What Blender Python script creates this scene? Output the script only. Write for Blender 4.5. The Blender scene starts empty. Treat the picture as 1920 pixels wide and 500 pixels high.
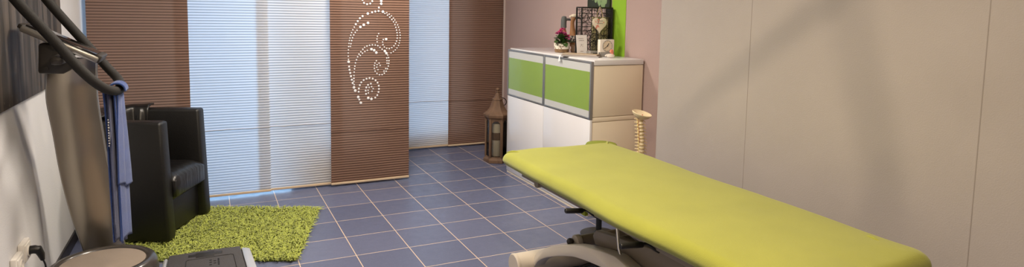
import bpy, bmesh, math, random
from mathutils import Vector, Matrix, noise
random.seed(7)
PI = math.pi
SC = bpy.context.scene
COL = SC.collection

# ------------------------------------------------------------------ materials
def lin(c):
    return tuple(((v/255)/12.92 if v/255 <= .04045 else ((v/255+.055)/1.055)**2.4) for v in c)

class NT:
    def __init__(s, name):
        s.m = bpy.data.materials.new(name); s.m.use_nodes = True
        s.t = s.m.node_tree; s.t.nodes.clear()
        s.out = s.n('ShaderNodeOutputMaterial')
    def n(s, k, **kw):
        nd = s.t.nodes.new(k)
        for a, v in kw.items():
            if a.startswith('_'): setattr(nd, a[1:], v)
            else: nd.inputs[a.replace('__', ' ')].default_value = v
        return nd
    def l(s, a, b): s.t.links.new(a, b)
    def ramp(s, src, stops):
        r = s.n('ShaderNodeValToRGB'); e = r.color_ramp.elements
        while len(e) < len(stops): e.new(.5)
        for q, (p, c) in zip(e, stops): q.position = p; q.color = (*c, 1)
        s.l(src, r.inputs[0]); return r.outputs[0]

def mat(name, rgb, rough=.5, metal=0., spec=.5, vary=0., vscale=8., bump=0., bscale=60., coat=0., sheen=0., rgb2=None, stretch=None, aniso=0.):
    k = NT(name); c = lin(rgb)
    b = k.n('ShaderNodeBsdfPrincipled', Roughness=rough, Metallic=metal)
    b.inputs['Base Color'].default_value = (*c, 1)
    b.inputs['Specular IOR Level'].default_value = spec
    b.inputs['Coat Weight'].default_value = coat
    b.inputs['Coat Roughness'].default_value = .05
    b.inputs['Sheen Weight'].default_value = sheen
    b.inputs['Anisotropic'].default_value = aniso
    k.l(b.outputs[0], k.out.inputs[0])
    tc = k.n('ShaderNodeTexCoord'); vec = tc.outputs['Object']
    if stretch:
        mp = k.n('ShaderNodeMapping'); mp.inputs['Scale'].default_value = stretch
        k.l(vec, mp.inputs[0]); vec = mp.outputs[0]
    if vary or rgb2:
        nz = k.n('ShaderNodeTexNoise', Scale=vscale, Detail=4.); k.l(vec, nz.inputs['Vector'])
        a = tuple(max(0, v*(1-vary)) for v in c); d = lin(rgb2) if rgb2 else tuple(min(1, v*(1+vary)) for v in c)
        k.l(k.ramp(nz.outputs[0], [(.3, a), (.7, d)]), b.inputs['Base Color'])
    if bump:
        nb = k.n('ShaderNodeTexNoise', Scale=bscale, Detail=3.); k.l(vec, nb.inputs['Vector'])
        bp = k.n('ShaderNodeBump', Strength=bump, Distance=.01); k.l(nb.outputs[0], bp.inputs['Height'])
        k.l(bp.outputs[0], b.inputs['Normal'])
    return k.m

def pleat_mat(name, rgb, trans, tfac, period, line):
    """pleated blind fabric: diffuse and translucent, with a darker seam in the colour at every fold"""
    k = NT(name)
    tc = k.n('ShaderNodeTexCoord'); sp = k.n('ShaderNodeSeparateXYZ'); k.l(tc.outputs['Object'], sp.inputs[0])
    d = k.n('ShaderNodeMath', _operation='DIVIDE'); k.l(sp.outputs[2], d.inputs[0]); d.inputs[1].default_value = period
    f = k.n('ShaderNodeMath', _operation='FRACT'); k.l(d.outputs[0], f.inputs[0])
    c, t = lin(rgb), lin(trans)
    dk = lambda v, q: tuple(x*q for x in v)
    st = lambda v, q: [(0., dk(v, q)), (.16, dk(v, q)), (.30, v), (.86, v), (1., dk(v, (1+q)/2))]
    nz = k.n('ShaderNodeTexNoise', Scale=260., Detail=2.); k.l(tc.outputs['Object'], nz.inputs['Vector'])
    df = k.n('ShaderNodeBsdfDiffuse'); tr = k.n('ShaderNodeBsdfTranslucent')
    k.l(k.ramp(f.outputs[0], st(c, line)), df.inputs[0]); k.l(k.ramp(f.outputs[0], st(t, line)), tr.inputs[0])
    mx = k.n('ShaderNodeMixShader', Fac=tfac)
    k.l(df.outputs[0], mx.inputs[1]); k.l(tr.outputs[0], mx.inputs[2]); k.l(mx.outputs[0], k.out.inputs[0])
    return k.m

def glass_mat(name, tint=(.95, .97, .98), gloss=.08):
    k = NT(name)
    t = k.n('ShaderNodeBsdfTransparent'); t.inputs[0].default_value = (*tint, 1)
    g = k.n('ShaderNodeBsdfGlossy', Roughness=.03)
    fr = k.n('ShaderNodeFresnel', IOR=1.45)
    mx = k.n('ShaderNodeMixShader'); k.l(fr.outputs[0], mx.inputs[0])
    k.l(t.outputs[0], mx.inputs[1]); k.l(g.outputs[0], mx.inputs[2]); k.l(mx.outputs[0], k.out.inputs[0])
    return k.m

def tile_mat():
    k = NT('slate_blue_tile'); T = .333
    tc = k.n('ShaderNodeTexCoord'); mp = k.n('ShaderNodeMapping')
    mp.inputs['Scale'].default_value = (1/T, 1/T, 1)
    mp.inputs['Location'].default_value = (-.456/T+20, -5.081/T+20, 0)
    k.l(tc.outputs['Object'], mp.inputs[0])
    br = k.n('ShaderNodeTexBrick', _offset=0., _squash=1.)
    k.l(mp.outputs[0], br.inputs['Vector'])
    br.inputs['Scale'].default_value = 1.; br.inputs['Mortar Size'].default_value = .0085
    br.inputs['Mortar Smooth'].default_value = .2; br.inputs['Brick Width'].default_value = 1.; br.inputs['Row Height'].default_value = 1.
    br.inputs['Color1'].default_value = (*lin((90, 97, 124)), 1); br.inputs['Color2'].default_value = (*lin((101, 107, 134)), 1)
    br.inputs['Mortar'].default_value = (*lin((214, 190, 168)), 1)
    nz = k.n('ShaderNodeTexNoise', Scale=90., Detail=5.); k.l(tc.outputs['Object'], nz.inputs['Vector'])
    mx = k.n('ShaderNodeMixRGB', _blend_type='MULTIPLY', Fac=.35)
    k.l(br.outputs[0], mx.inputs[1]); k.l(k.ramp(nz.outputs[0], [(.3, (.75,)*3), (.7, (1.15,)*3)]), mx.inputs[2])
    b = k.n('ShaderNodeBsdfPrincipled'); k.l(mx.outputs[0], b.inputs['Base Color'])
    n2 = k.n('ShaderNodeTexNoise', Scale=14., Detail=4.); k.l(tc.outputs['Object'], n2.inputs['Vector'])
    k.l(k.ramp(n2.outputs[0], [(.3, (.30,)*3), (.7, (.42,)*3)]), b.inputs['Roughness'])
    bp = k.n('ShaderNodeBump', Strength=.35, Distance=.002); bp.invert = True
    k.l(br.outputs['Fac'], bp.inputs['Height']); k.l(bp.outputs[0], b.inputs['Normal'])
    k.l(b.outputs[0], k.out.inputs[0]); return k.m

def artwork_mat():
    """dark print of blurred vertical trunks with pale flecks"""
    k = NT('dark_print'); tc = k.n('ShaderNodeTexCoord')
    mp = k.n('ShaderNodeMapping'); mp.inputs['Scale'].default_value = (1, 7., .35); k.l(tc.outputs['Object'], mp.inputs[0])
    nz = k.n('ShaderNodeTexNoise', Scale=1.6, Detail=5.); k.l(mp.outputs[0], nz.inputs['Vector'])
    c = k.ramp(nz.outputs[0], [(.34, lin((24, 22, 22))), (.48, lin((48, 44, 42))), (.60, lin((92, 84, 78))), (.7, lin((44, 40, 40)))])
    m2 = k.n('ShaderNodeMapping'); m2.inputs['Scale'].default_value = (1, 1, .45); k.l(tc.outputs['Object'], m2.inputs[0])
    n2 = k.n('ShaderNodeTexNoise', Scale=38., Detail=2.); k.l(m2.outputs[0], n2.inputs['Vector'])
    mx = k.n('ShaderNodeMixRGB'); k.l(k.ramp(n2.outputs[0], [(.70, (0,)*3), (.76, (.6,)*3)]), mx.inputs[0])
    k.l(c, mx.inputs[1]); mx.inputs[2].default_value = (*lin((150, 142, 134)), 1)
    b = k.n('ShaderNodeBsdfPrincipled', Roughness=.6); k.l(mx.outputs[0], b.inputs['Base Color']); k.l(b.outputs[0], k.out.inputs[0])
    return k.m

def band_glass_mat():
    """back painted glass: pale band, green field, pale band"""
    k = NT('banded_glass'); tc = k.n('ShaderNodeTexCoord'); sp = k.n('ShaderNodeSeparateXYZ'); k.l(tc.outputs['Object'], sp.inputs[0])
    a = k.n('ShaderNodeMath', _operation='SUBTRACT'); k.l(sp.outputs[2], a.inputs[0]); a.inputs[1].default_value = .931
    ab = k.n('ShaderNodeMath', _operation='ABSOLUTE'); k.l(a.outputs[0], ab.inputs[0])
    g = k.n('ShaderNodeMath', _operation='LESS_THAN'); k.l(ab.outputs[0], g.inputs[0]); g.inputs[1].default_value = .143
    mx = k.n('ShaderNodeMixRGB'); k.l(g.outputs[0], mx.inputs[0])
    mx.inputs[1].default_value = (*lin((205, 208, 208)), 1); mx.inputs[2].default_value = (*lin((140, 170, 84)), 1)
    b = k.n('ShaderNodeBsdfPrincipled', Roughness=.025); b.inputs['Specular IOR Level'].default_value = 1.
    k.l(mx.outputs[0], b.inputs['Base Color']); k.l(b.outputs[0], k.out.inputs[0]); return k.m

def spot_mat(name, base, spots, scale, lo=.12, hi=.2):
    """speckles of a second colour"""
    k = NT(name); tc = k.n('ShaderNodeTexCoord')
    v = k.n('ShaderNodeTexNoise', Scale=scale, Detail=3.); k.l(tc.outputs['Object'], v.inputs['Vector'])
    b = k.n('ShaderNodeBsdfPrincipled', Roughness=.5)
    k.l(k.ramp(v.outputs[0], [(lo, lin(base)), (hi, lin(spots))]), b.inputs['Base Color']); k.l(b.outputs[0], k.out.inputs[0]); return k.m

def emit_mat(name, rgb, s):
    k = NT(name); e = k.n('ShaderNodeEmission', Strength=s); e.inputs[0].default_value = (*rgb, 1); k.l(e.outputs[0], k.out.inputs[0]); return k.m

PER = .0207
M = dict(
    cream=mat('cream_wall_paint', (170, 163, 160), .85, vary=.03, vscale=3, bump=.12, bscale=180),
    white=mat('white_wall_paint', (214, 214, 217), .85, vary=.04, vscale=2, bump=.12, bscale=160),
    mauve=mat('mauve_wall_paint', (176, 154, 150), .85, bump=.1, bscale=160),
    mlit=mat('lit_mauve_edge', (200, 184, 178), .8),  # paler mauve: light on the wall end put into the colour
    greenp=mat('green_wall_paint', (140, 184, 44), .8, bump=.1, bscale=160),
    ceil=mat('ceiling_paint', (230, 226, 220), .9),
    line=mat('wall_joint_filler', (152, 144, 140), .9),
    base=mat('dark_tile_skirting', (34, 31, 31), .4, vary=.1),
    tile=tile_mat(), terrace=mat('pale_paving', (200, 200, 198), .9, vary=.08),
    upvc=mat('white_window_frame', (232, 234, 238), .35),
    glass=glass_mat('window_glass'), lglass=glass_mat('lantern_glass', (.9, .9, .88)),
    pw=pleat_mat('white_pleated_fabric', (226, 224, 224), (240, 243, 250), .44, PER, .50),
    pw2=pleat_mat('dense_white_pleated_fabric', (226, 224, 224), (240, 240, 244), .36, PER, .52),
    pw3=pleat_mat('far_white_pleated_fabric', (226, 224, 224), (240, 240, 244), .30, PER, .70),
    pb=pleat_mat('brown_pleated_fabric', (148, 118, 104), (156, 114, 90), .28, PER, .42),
    rail=mat('beige_bottom_rail', (212, 188, 158), .5),
    dots=mat('silver_white_dots', (240, 240, 246), .25, spec=.8),
    leather=mat('black_leather', (13, 12, 12), .40, bump=.25, bscale=220, spec=.5),
    lwrink=mat('black_leather_creased', (16, 15, 15), .33, bump=.55, bscale=9, spec=.55, stretch=(1, 2.5, .6)),
    darkfoot=mat('black_plastic', (18, 18, 19), .45),
    shag=mat('lime_shag_yarn', (164, 174, 76), .9, vary=.22, vscale=30, sheen=.3),
    shagbase=mat('rug_backing', (92, 104, 34), .95),
    steel=mat('brushed_silver', (186, 176, 160), .30, metal=.85, bump=.03, bscale=40, stretch=(1, 1, .05)),
    steel2=mat('bright_silver', (196, 194, 190), .28, metal=.9),
    gunm=mat('gunmetal_plastic', (52, 48, 45), .45),
    grip=mat('black_foam_grip', (30, 28, 27), .75, bump=.2, bscale=300),
    screen=mat('dark_glossy_display', (14, 10, 9), .12, coat=.6),
    dkrim=mat('dark_grey_gloss_rim', (58, 54, 52), .28, coat=.3),
    matgrey=mat('taupe_grip_mat', (140, 127, 115), .85, bump=.3, bscale=400, vary=.06),
    rubber=mat('dark_grey_rubber', (62, 60, 62), .7, bump=.3, bscale=260),
    rubber2=mat('black_rubber', (26, 24, 24), .6),
    gsilver=mat('pale_silver_plastic', (186, 188, 194), .3, metal=.3),
    towel=mat('blue_terry_towel', (40, 74, 146), .95, vary=.12, vscale=20, bump=.6, bscale=420, sheen=.4),
    towel2=mat('grey_blue_towel_face', (52, 60, 98), .95, vary=.1, vscale=20, bump=.6, bscale=420, sheen=.3),
    cord_w=mat('white_thread', (225, 225, 230), .8),
    sheet=mat('lime_jersey_sheet', (153, 156, 58), .95, vary=.05, vscale=5, bump=.2, bscale=300, sheen=.25),
    olive=mat('olive_green_vinyl', (128, 140, 34), .5),
    taupe=mat('taupe_painted_steel', (134, 122, 106), .45),
    beige=mat('beige_painted_steel', (196, 186, 172), .4),
    black=mat('black_grip', (20, 19, 19), .4),
    chrome=mat('chrome', (215, 212, 206), .12, metal=1.),
    lacq=mat('white_high_gloss', (232, 232, 236), .06, spec=.7),
    cabs=mat('white_cabinet_foil', (240, 228, 206), .35),
    alu=mat('anodised_aluminium', (170, 174, 178), .35, metal=.75),
    bglass=band_glass_mat(),
    lwood=mat('weathered_brown_wood', (112, 86, 66), .75, vary=.25, vscale=12, bump=.3, bscale=60, stretch=(1, 1, .2)),
    iron=mat('dark_iron', (38, 32, 29), .5, metal=.5),
    wax=mat('ivory_wax', (228, 216, 190), .5),
    raffia=mat('brown_raffia', (120, 90, 58), .9, bump=.5, bscale=80),
    bone=mat('ivory_bone', (240, 224, 186), .5, vary=.08, vscale=30),
    bone2=mat('pale_yellow_disc', (206, 184, 132), .5),
    nerve=mat('yellow_nerve', (222, 200, 120), .5), red=mat('red_artery', (170, 40, 34), .5),
    wire=mat('black_wire', (22, 20, 20), .5),
    paper=mat('white_paper', (240, 238, 240), .7), ink=mat('grey_ink', (150, 140, 140), .8), cream_paper=mat('cream_paper', (206, 196, 150), .8),
    heart=spot_mat('floral_paint', (240, 230, 212), (226, 128, 108), 22., .56, .62), twine=mat('jute_twine', (196, 176, 140), .9),
    pot=spot_mat('speckled_glaze', (232, 224, 208), (110, 92, 70), 60., .56, .6), potb=mat('brown_unglazed_base', (134, 106, 76), .9, vary=.2, vscale=60, bump=.4, bscale=120),
    leaf=mat('dark_green_leaf', (62, 92, 44), .45, vary=.25, vscale=30), petal=mat('magenta_petal', (228, 92, 158), .6, vary=.2, vscale=60), soil=mat('potting_soil', (48, 36, 28), .95),
    dwood=mat('oiled_teak', (150, 104, 62), .55, vary=.25, vscale=20, stretch=(1, 1, .25)), dcap=mat('slate_grey_cloth', (96, 100, 100), .9), dwhite=mat('white_cloth', (222, 210, 190), .9),
    dstripe=spot_mat('striped_knit', (40, 38, 38), (180, 170, 160), 70., .5, .56), dbill=mat('dark_bill', (58, 56, 58), .5),
    clockw=mat('clock_white', (236, 230, 218), .45), clockf=mat('clock_cream_face', (224, 212, 186), .5), grey=mat('mid_grey_plastic', (150, 148, 144), .5),
    nb=mat('kraft_cover', (176, 156, 128), .7, vary=.1), nb2=mat('grey_cover', (140, 130, 124), .6), ribbon=mat('white_ribbon', (240, 240, 240), .6),
    swan=mat('white_porcelain', (240, 232, 222), .25), coral=mat('coral_glaze', (224, 140, 112), .35),
    socket=mat('white_socket_plastic', (236, 232, 226), .35),
    art=artwork_mat(), artedge=mat('dark_canvas_edge', (22, 20, 20), .7),
    plantbg=mat('dark_leaf_print', (44, 52, 40), .6), plantleaf=mat('sage_leaf_print', (134, 160, 112), .6, vary=.25, vscale=14),
    bulb=emit_mat('warm_lamp_diffuser', (1., .80, .56), 2.2), lampw=mat('white_lamp_housing', (235, 232, 226), .4),
    strap=mat('black_webbing', (28, 28, 30), .8), yellow=mat('yellow_green_tag', (150, 160, 30), .6),
)

# ------------------------------------------------------------------ mesh helpers
class MB:
    def __init__(s): s.v = []; s.f = []; s.mi = []; s.mats = []
    def _m(s, m):
        if m is None: return 0
        if m not in s.mats: s.mats.append(m)
        return s.mats.index(m)
    def add(s, vs, fs, m=None, M4=None):
        o = len(s.v); k = s._m(m)
        s.v += [tuple(M4 @ Vector(p)) if M4 else tuple(p) for p in vs]
        s.f += [tuple(o+i for i in f) for f in fs]; s.mi += [k]*len(fs); return s
    def box(s, a, b, bev=0., seg=2, m=None, M4=None):
        bm = bmesh.new(); bmesh.ops.create_cube(bm, size=1)
        c = [(a[i]+b[i])/2 for i in range(3)]; d = [abs(b[i]-a[i]) for i in range(3)]
        for v in bm.verts: v.co = Vector((c[i]+v.co[i]*d[i] for i in range(3)))
        if bev: bmesh.ops.bevel(bm, geom=bm.edges[:], offset=min(bev, min(d)*.49), segments=seg, profile=.5, affect='EDGES')
        s.bm(bm, m, M4); return s
    def bm(s, bm, m=None, M4=None):
        bm.verts.ensure_lookup_table(); bm.verts.index_update()
        s.add([v.co[:] for v in bm.verts], [[v.index for v in f.verts] for f in bm.faces], m, M4); bm.free()
    def tube(s, pts, r, n=10, closed=False, m=None, M4=None, cap=True):
        pts = [Vector(p) for p in pts]; N = len(pts)
        rs = r if isinstance(r, (list, tuple)) else [r]*N
        vs, fs = [], []; up = None
        for i, p in enumerate(pts):
            if closed: t = pts[(i+1) % N]-pts[i-1]
            else: t = pts[min(i+1, N-1)]-pts[max(i-1, 0)]
            t.normalize()
            if up is None: up = t.orthogonal().normalized()
            up = (up-t*up.dot(t)); up = up.normalized() if up.length > 1e-6 else t.orthogonal().normalized()
            w = t.cross(up)
            for k in range(n):
                a = 2*PI*k/n; vs.append(p+(up*math.cos(a)+w*math.sin(a))*rs[i])
        for i in range(N if closed else N-1):
            j = (i+1) % N
            for k in range(n):
                q = (k+1) % n; fs.append((i*n+k, i*n+q, j*n+q, j*n+k))
        if cap and not closed: fs += [tuple(range(n))[::-1], tuple((N-1)*n+k for k in range(n))]
        s.add(vs, fs, m, M4); return s
    def lathe(s, prof, n=32, c=(0, 0, 0), m=None, M4=None, rot=0.):
        vs, fs = [], []; L = len(prof)
        for (r, z) in prof:
            for k in range(n):
                a = rot+2*PI*k/n; vs.append((c[0]+r*math.cos(a), c[1]+r*math.sin(a), c[2]+z))
        for i in range(L-1):
            for k in range(n):
                q = (k+1) % n; fs.append((i*n+k, i*n+q, (i+1)*n+q, (i+1)*n+k))
        fs += [tuple(range(n))[::-1], tuple((L-1)*n+k for k in range(n))]
        s.add(vs, fs, m, M4); return s
    def ball(s, c, r, sc=(1, 1, 1), m=None, M4=None, u=14, v=8):
        bm = bmesh.new(); bmesh.ops.create_uvsphere(bm, u_segments=u, v_segments=v, radius=r)
        for q in bm.verts: q.co = Vector((c[i]+q.co[i]*sc[i] for i in range(3)))
        s.bm(bm, m, M4); return s
    def prism(s, poly, axis, a, b, bev=0., m=None, M4=None):
        """extrude a 2D outline along an axis from a to b"""
        def P(u, v, w): return {'x': (w, u, v), 'y': (u, w, v), 'z': (u, v, w)}[axis]
        n = len(poly); bm = bmesh.new()
        A = [bm.verts.new(P(u, v, a)) for u, v in poly]; B = [bm.verts.new(P(u, v, b)) for u, v in poly]
        bm.faces.new(A[::-1]); bm.faces.new(B)
        for i in range(n): bm.faces.new((A[i], A[(i+1) % n], B[(i+1) % n], B[i]))
        bmesh.ops.recalc_face_normals(bm, faces=bm.faces[:])
        if bev:
            ed = [e for e in bm.edges if len(e.link_faces) == 2 and e.calc_face_angle(0) > .6]
            bmesh.ops.bevel(bm, geom=ed, offset=bev, segments=2, profile=.5, affect='EDGES')
        s.bm(bm, m, M4); return s
    def build(s, name, m=None, parent=None, smooth=True, ang=40, fix=True):
        me = bpy.data.meshes.new(name); me.from_pydata(s.v, [], s.f)
        ms = s.mats if s.mats else [m]
        for q in ms: me.materials.append(q if q is not None else m)
        if s.mats:
            for p, i in zip(me.polygons, s.mi): p.material_index = i
        if fix:
            bm = bmesh.new(); bm.from_mesh(me); bmesh.ops.recalc_face_normals(bm, faces=bm.faces[:]); bm.to_mesh(me); bm.free()
        if smooth:
            for p in me.polygons: p.use_smooth = True
            me.set_sharp_from_angle(angle=math.radians(ang))
        me.update()
        o = bpy.data.objects.new(name, me); COL.objects.link(o)
        if parent: o.parent = parent
        return o

def tag(o, label, cat, group=None, kind=None):
    o['label'] = label; o['category'] = cat
    if group: o['group'] = group
    if kind: o['kind'] = kind
    return o
def thing(name, label, cat, loc=(0, 0, 0), rz=0., group=None):
    o = bpy.data.objects.new(name, None); COL.objects.link(o); o.empty_display_size = .1
    o.location = loc; o.rotation_euler = (0, 0, rz)
    return tag(o, label, cat, group)
def struct(o, label, cat):
    return tag(o, label, cat, kind='structure')
def copy_tree(o, parent=None):
    c = o.copy(); COL.objects.link(c)
    if parent: c.parent = parent
    for ch in list(o.children): copy_tree(ch, c)
    return c
def rect(a, b, z0, z1): return [(a, z0), (b, z0), (b, z1), (a, z1)]
def catmull(P, n=6, closed=False):
    P = [Vector(p) for p in P]; out = []; N = len(P)
    for i in range(N if closed else N-1):
        if closed: a, b, c, d = P[i-1], P[i], P[(i+1) % N], P[(i+2) % N]
        else: a, b, c, d = P[max(i-1, 0)], P[i], P[i+1], P[min(i+2, N-1)]
        for k in range(n):
            t = k/n
            out.append(.5*((2*b)+(c-a)*t+(2*a-5*b+4*c-d)*t*t+(3*b-a-3*c+d)*t**3))
    if not closed: out.append(P[-1])
    return out

# ------------------------------------------------------------------ setting
XL, XC, XM, YB, HC = -.79, 2.60, 2.972, -1.6, 2.62
YW, YR = 5.55, 6.46          # glazed wall behind the left curtains, window wall behind the right pair
struct(MB().box((XL-.15, YB-.15, -.1), (XM+.2, YR+.15, 0)).build('floor', M['tile'], smooth=False), 'floor of square slate blue tiles with pale grout lines', 'floor')
struct(MB().box((XL-.15, YB-.15, HC), (XM+.2, YR+.15, HC+.1)).build('ceiling', M['ceil'], smooth=False), 'plain white ceiling over the whole treatment room', 'ceiling')
struct(MB().box((XL-.15, YB-.15, 0), (XL, YR+.15, HC)).build('wall_left', M['white'], smooth=False), 'white wall with the dark picture and the wall sockets', 'wall')
struct(MB().box((XM, 3.0, 0), (XM+.15, YR+.15, HC)).build('wall_right', M['mauve'], smooth=False), 'mauve wall of the niche behind the white cabinet', 'wall')
struct(MB().box((XC, YB-.15, 0), (XM, 3.187, HC), bev=.004, seg=1).build('wall_partition', M['cream'], smooth=False), 'cream panelled wall beside the lime treatment table', 'wall')
struct(MB().box((XL, YB-.15, 0), (XC, YB, HC)).build('wall_back', M['cream'], smooth=False), 'plain cream wall behind the camera', 'wall')
wl = MB()
wl.box((1.34, YW, 0), (1.60, YW+.12, HC)); wl.box((.68, YW, 0), (1.34, YW+.12, .32)); wl.box((XL, YW, 2.25), (1.34, YW+.12, HC))
wl.box((1.60-.12, YW+.12, 0), (1.60, YR, HC))
struct(wl.build('wall_front', M['white'], smooth=False), 'white wall around the glazed door behind the long curtains', 'wall')
wr = MB()
wr.box((1.48, YR, 0), (1.74, YR+.12, HC)); wr.box((2.62, YR, 0), (XM, YR+.12, HC)); wr.box((1.74, YR, 2.25), (2.62, YR+.12, HC)); wr.box((1.74, YR, 0), (2.62, YR+.12, .12))
struct(wr.build('wall_rear', M['white'], smooth=False), 'white wall around the window behind the far curtains', 'wall')
def window(name, x0, x1, z0, z1, y, mull, label, tb=.06):
    w = bpy.data.objects.new(name, None); COL.objects.link(w); w.location = ((x0+x1)/2, y, z0); struct(w, label, 'window')
    inv = Matrix.Translation((-(x0+x1)/2, -y, -z0)); f = MB(); t = .06
    f.box((x0, y, z0), (x0+t, y+.06, z1), M4=inv); f.box((x1-t, y, z0), (x1, y+.06, z1), M4=inv)
    f.box((x0+t, y, z0), (x1-t, y+.06, z0+tb), M4=inv); f.box((x0+t, y, z1-t), (x1-t, y+.06, z1), M4=inv)
    for q in mull: f.box((q-.03, y, z0+t), (q+.03, y+.06, z1-t), M4=inv)
    f.build('window_frame', M['upvc'], w, smooth=False)
    MB().box((x0+t, y+.025, z0+tb), (x1-t, y+.035, z1-t), M4=inv).build('window_pane', M['glass'], w, smooth=False)
window('window_3', .68, 1.34, .32, 2.25, YW+.03, [], 'window light beside the glazed door, behind the swirl curtain')
window('window_1', XL, .68, 0.0, 2.25, YW+.03, [], 'tall glazed door glowing behind the long white curtains', .018)
window('window_2', 1.74, 2.62, .12, 2.25, YR+.03, [], 'window glowing behind the far white curtain')
struct(MB().box((-8, YR+.2, -.12), (10, 26, -.06)).build('ground_outside', M['terrace'], smooth=False), 'pale terrace outside the glazed door', 'ground')
# green painted stripe, strip coloured pale as the lit wall end, joints, skirtings
struct(MB().box((XM-.003, 4.065, 0), (XM, 4.254, HC)).build('trim_1', M['greenp'], smooth=False), 'green painted stripe down the mauve wall', 'wall stripe')
struct(MB().box((XM-.02, 6.285, 0), (XM, 6.302, HC), bev=.003).build('lit_edge_strip', M['mlit']), 'paler strip standing in for the lit edge of the mauve wall at the far curtain', 'edge strip')
struct(MB().box((XC-.0008, 2.444, 0), (XC, 2.4462, HC)).build('trim_3', M['line'], smooth=False), 'hairline panel joint in the cream wall nearer the spine model', 'wall joint')
struct(MB().box((XC-.0008, 1.317, 0), (XC, 1.3205, HC)).build('trim_4', M['line'], smooth=False), 'hairline panel joint in the cream wall past the near end of the table', 'wall joint')
struct(MB().box((XL, YB, 0), (XL+.012, YW, .075), bev=.002).build('baseboard_left', M['base']), 'dark tile skirting along the white wall', 'skirting')
struct(MB().box((XM-.012, 3.19, 0), (XM, 6.28, .075), bev=.002).build('baseboard_right', M['base']), 'dark tile skirting along the mauve wall', 'skirting')

# ------------------------------------------------------------------ panel curtains
def pleats(x0, x1, y, z0, z1, amp=.0045, sag=0.):
    n = int(round((z1-z0)/PER)); vs, fs = [], []
    cols = 9
    prof = [(0., .0), (.18, -.25), (.5, -1.), (.82, -.45)]
    for i in range(n+1):
        for (dz, dy) in (prof if i < n else prof[:1]):
            z = z0+(i+dz)*PER
            for c in range(cols):
                u = c/(cols-1); x = x0+(x1-x0)*u
                vs.append((x, y+dy*amp+.0012*math.sin(u*9+z*5), z+.0012*math.sin(u*7+i*.37)))
    R = len(vs)//cols
    for r in range(R-1):
        for c in range(cols-1): fs.append((r*cols+c, r*cols+c+1, (r+1)*cols+c+1, (r+1)*cols+c))
    return vs, fs
def panel(x0, x1, y, m, label, joint, group, top=2.5, seamw=True):
    t = thing('panel_curtain', label, 'panel curtain', ((x0+x1)/2, y, 0), 0, group)
    inv = Matrix.Translation((-(x0+x1)/2, -y, 0))
    vs, fs = pleats(x0, x1, y, .034, top)
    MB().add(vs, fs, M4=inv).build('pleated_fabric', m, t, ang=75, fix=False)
    MB().box((x0-.001, y-.008, .016), (x1+.001, y+.006, .034), bev=.003, M4=inv).build('bottom_rail', M['rail'], t)
    s = MB(); P = [(x0+(x1-x0)*k/20, y-.0055, joint+.0025*math.sin(k*1.9)+.002*math.sin(k*.7)) for k in range(21)]
    s.tube(P, .0032, n=6, M4=inv); s.build('crease_seam', m, t)
    MB().box((x0, y-.007, top), (x1, y+.007, top+.035), bev=.003, M4=inv).build('carrier_rail', M['alu'], t)
    return t, inv
GA, GB = 'panel curtains over the glazed door', 'panel curtains over the far window'
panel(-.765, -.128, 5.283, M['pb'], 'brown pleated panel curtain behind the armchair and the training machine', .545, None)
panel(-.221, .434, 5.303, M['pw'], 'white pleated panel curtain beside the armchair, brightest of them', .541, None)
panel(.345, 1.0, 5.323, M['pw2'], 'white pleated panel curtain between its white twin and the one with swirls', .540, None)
tsw, inv = panel(.908, 1.578, 5.293, M['pb'], 'brown pleated panel curtain with a white dotted swirl design', .465, None)
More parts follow.
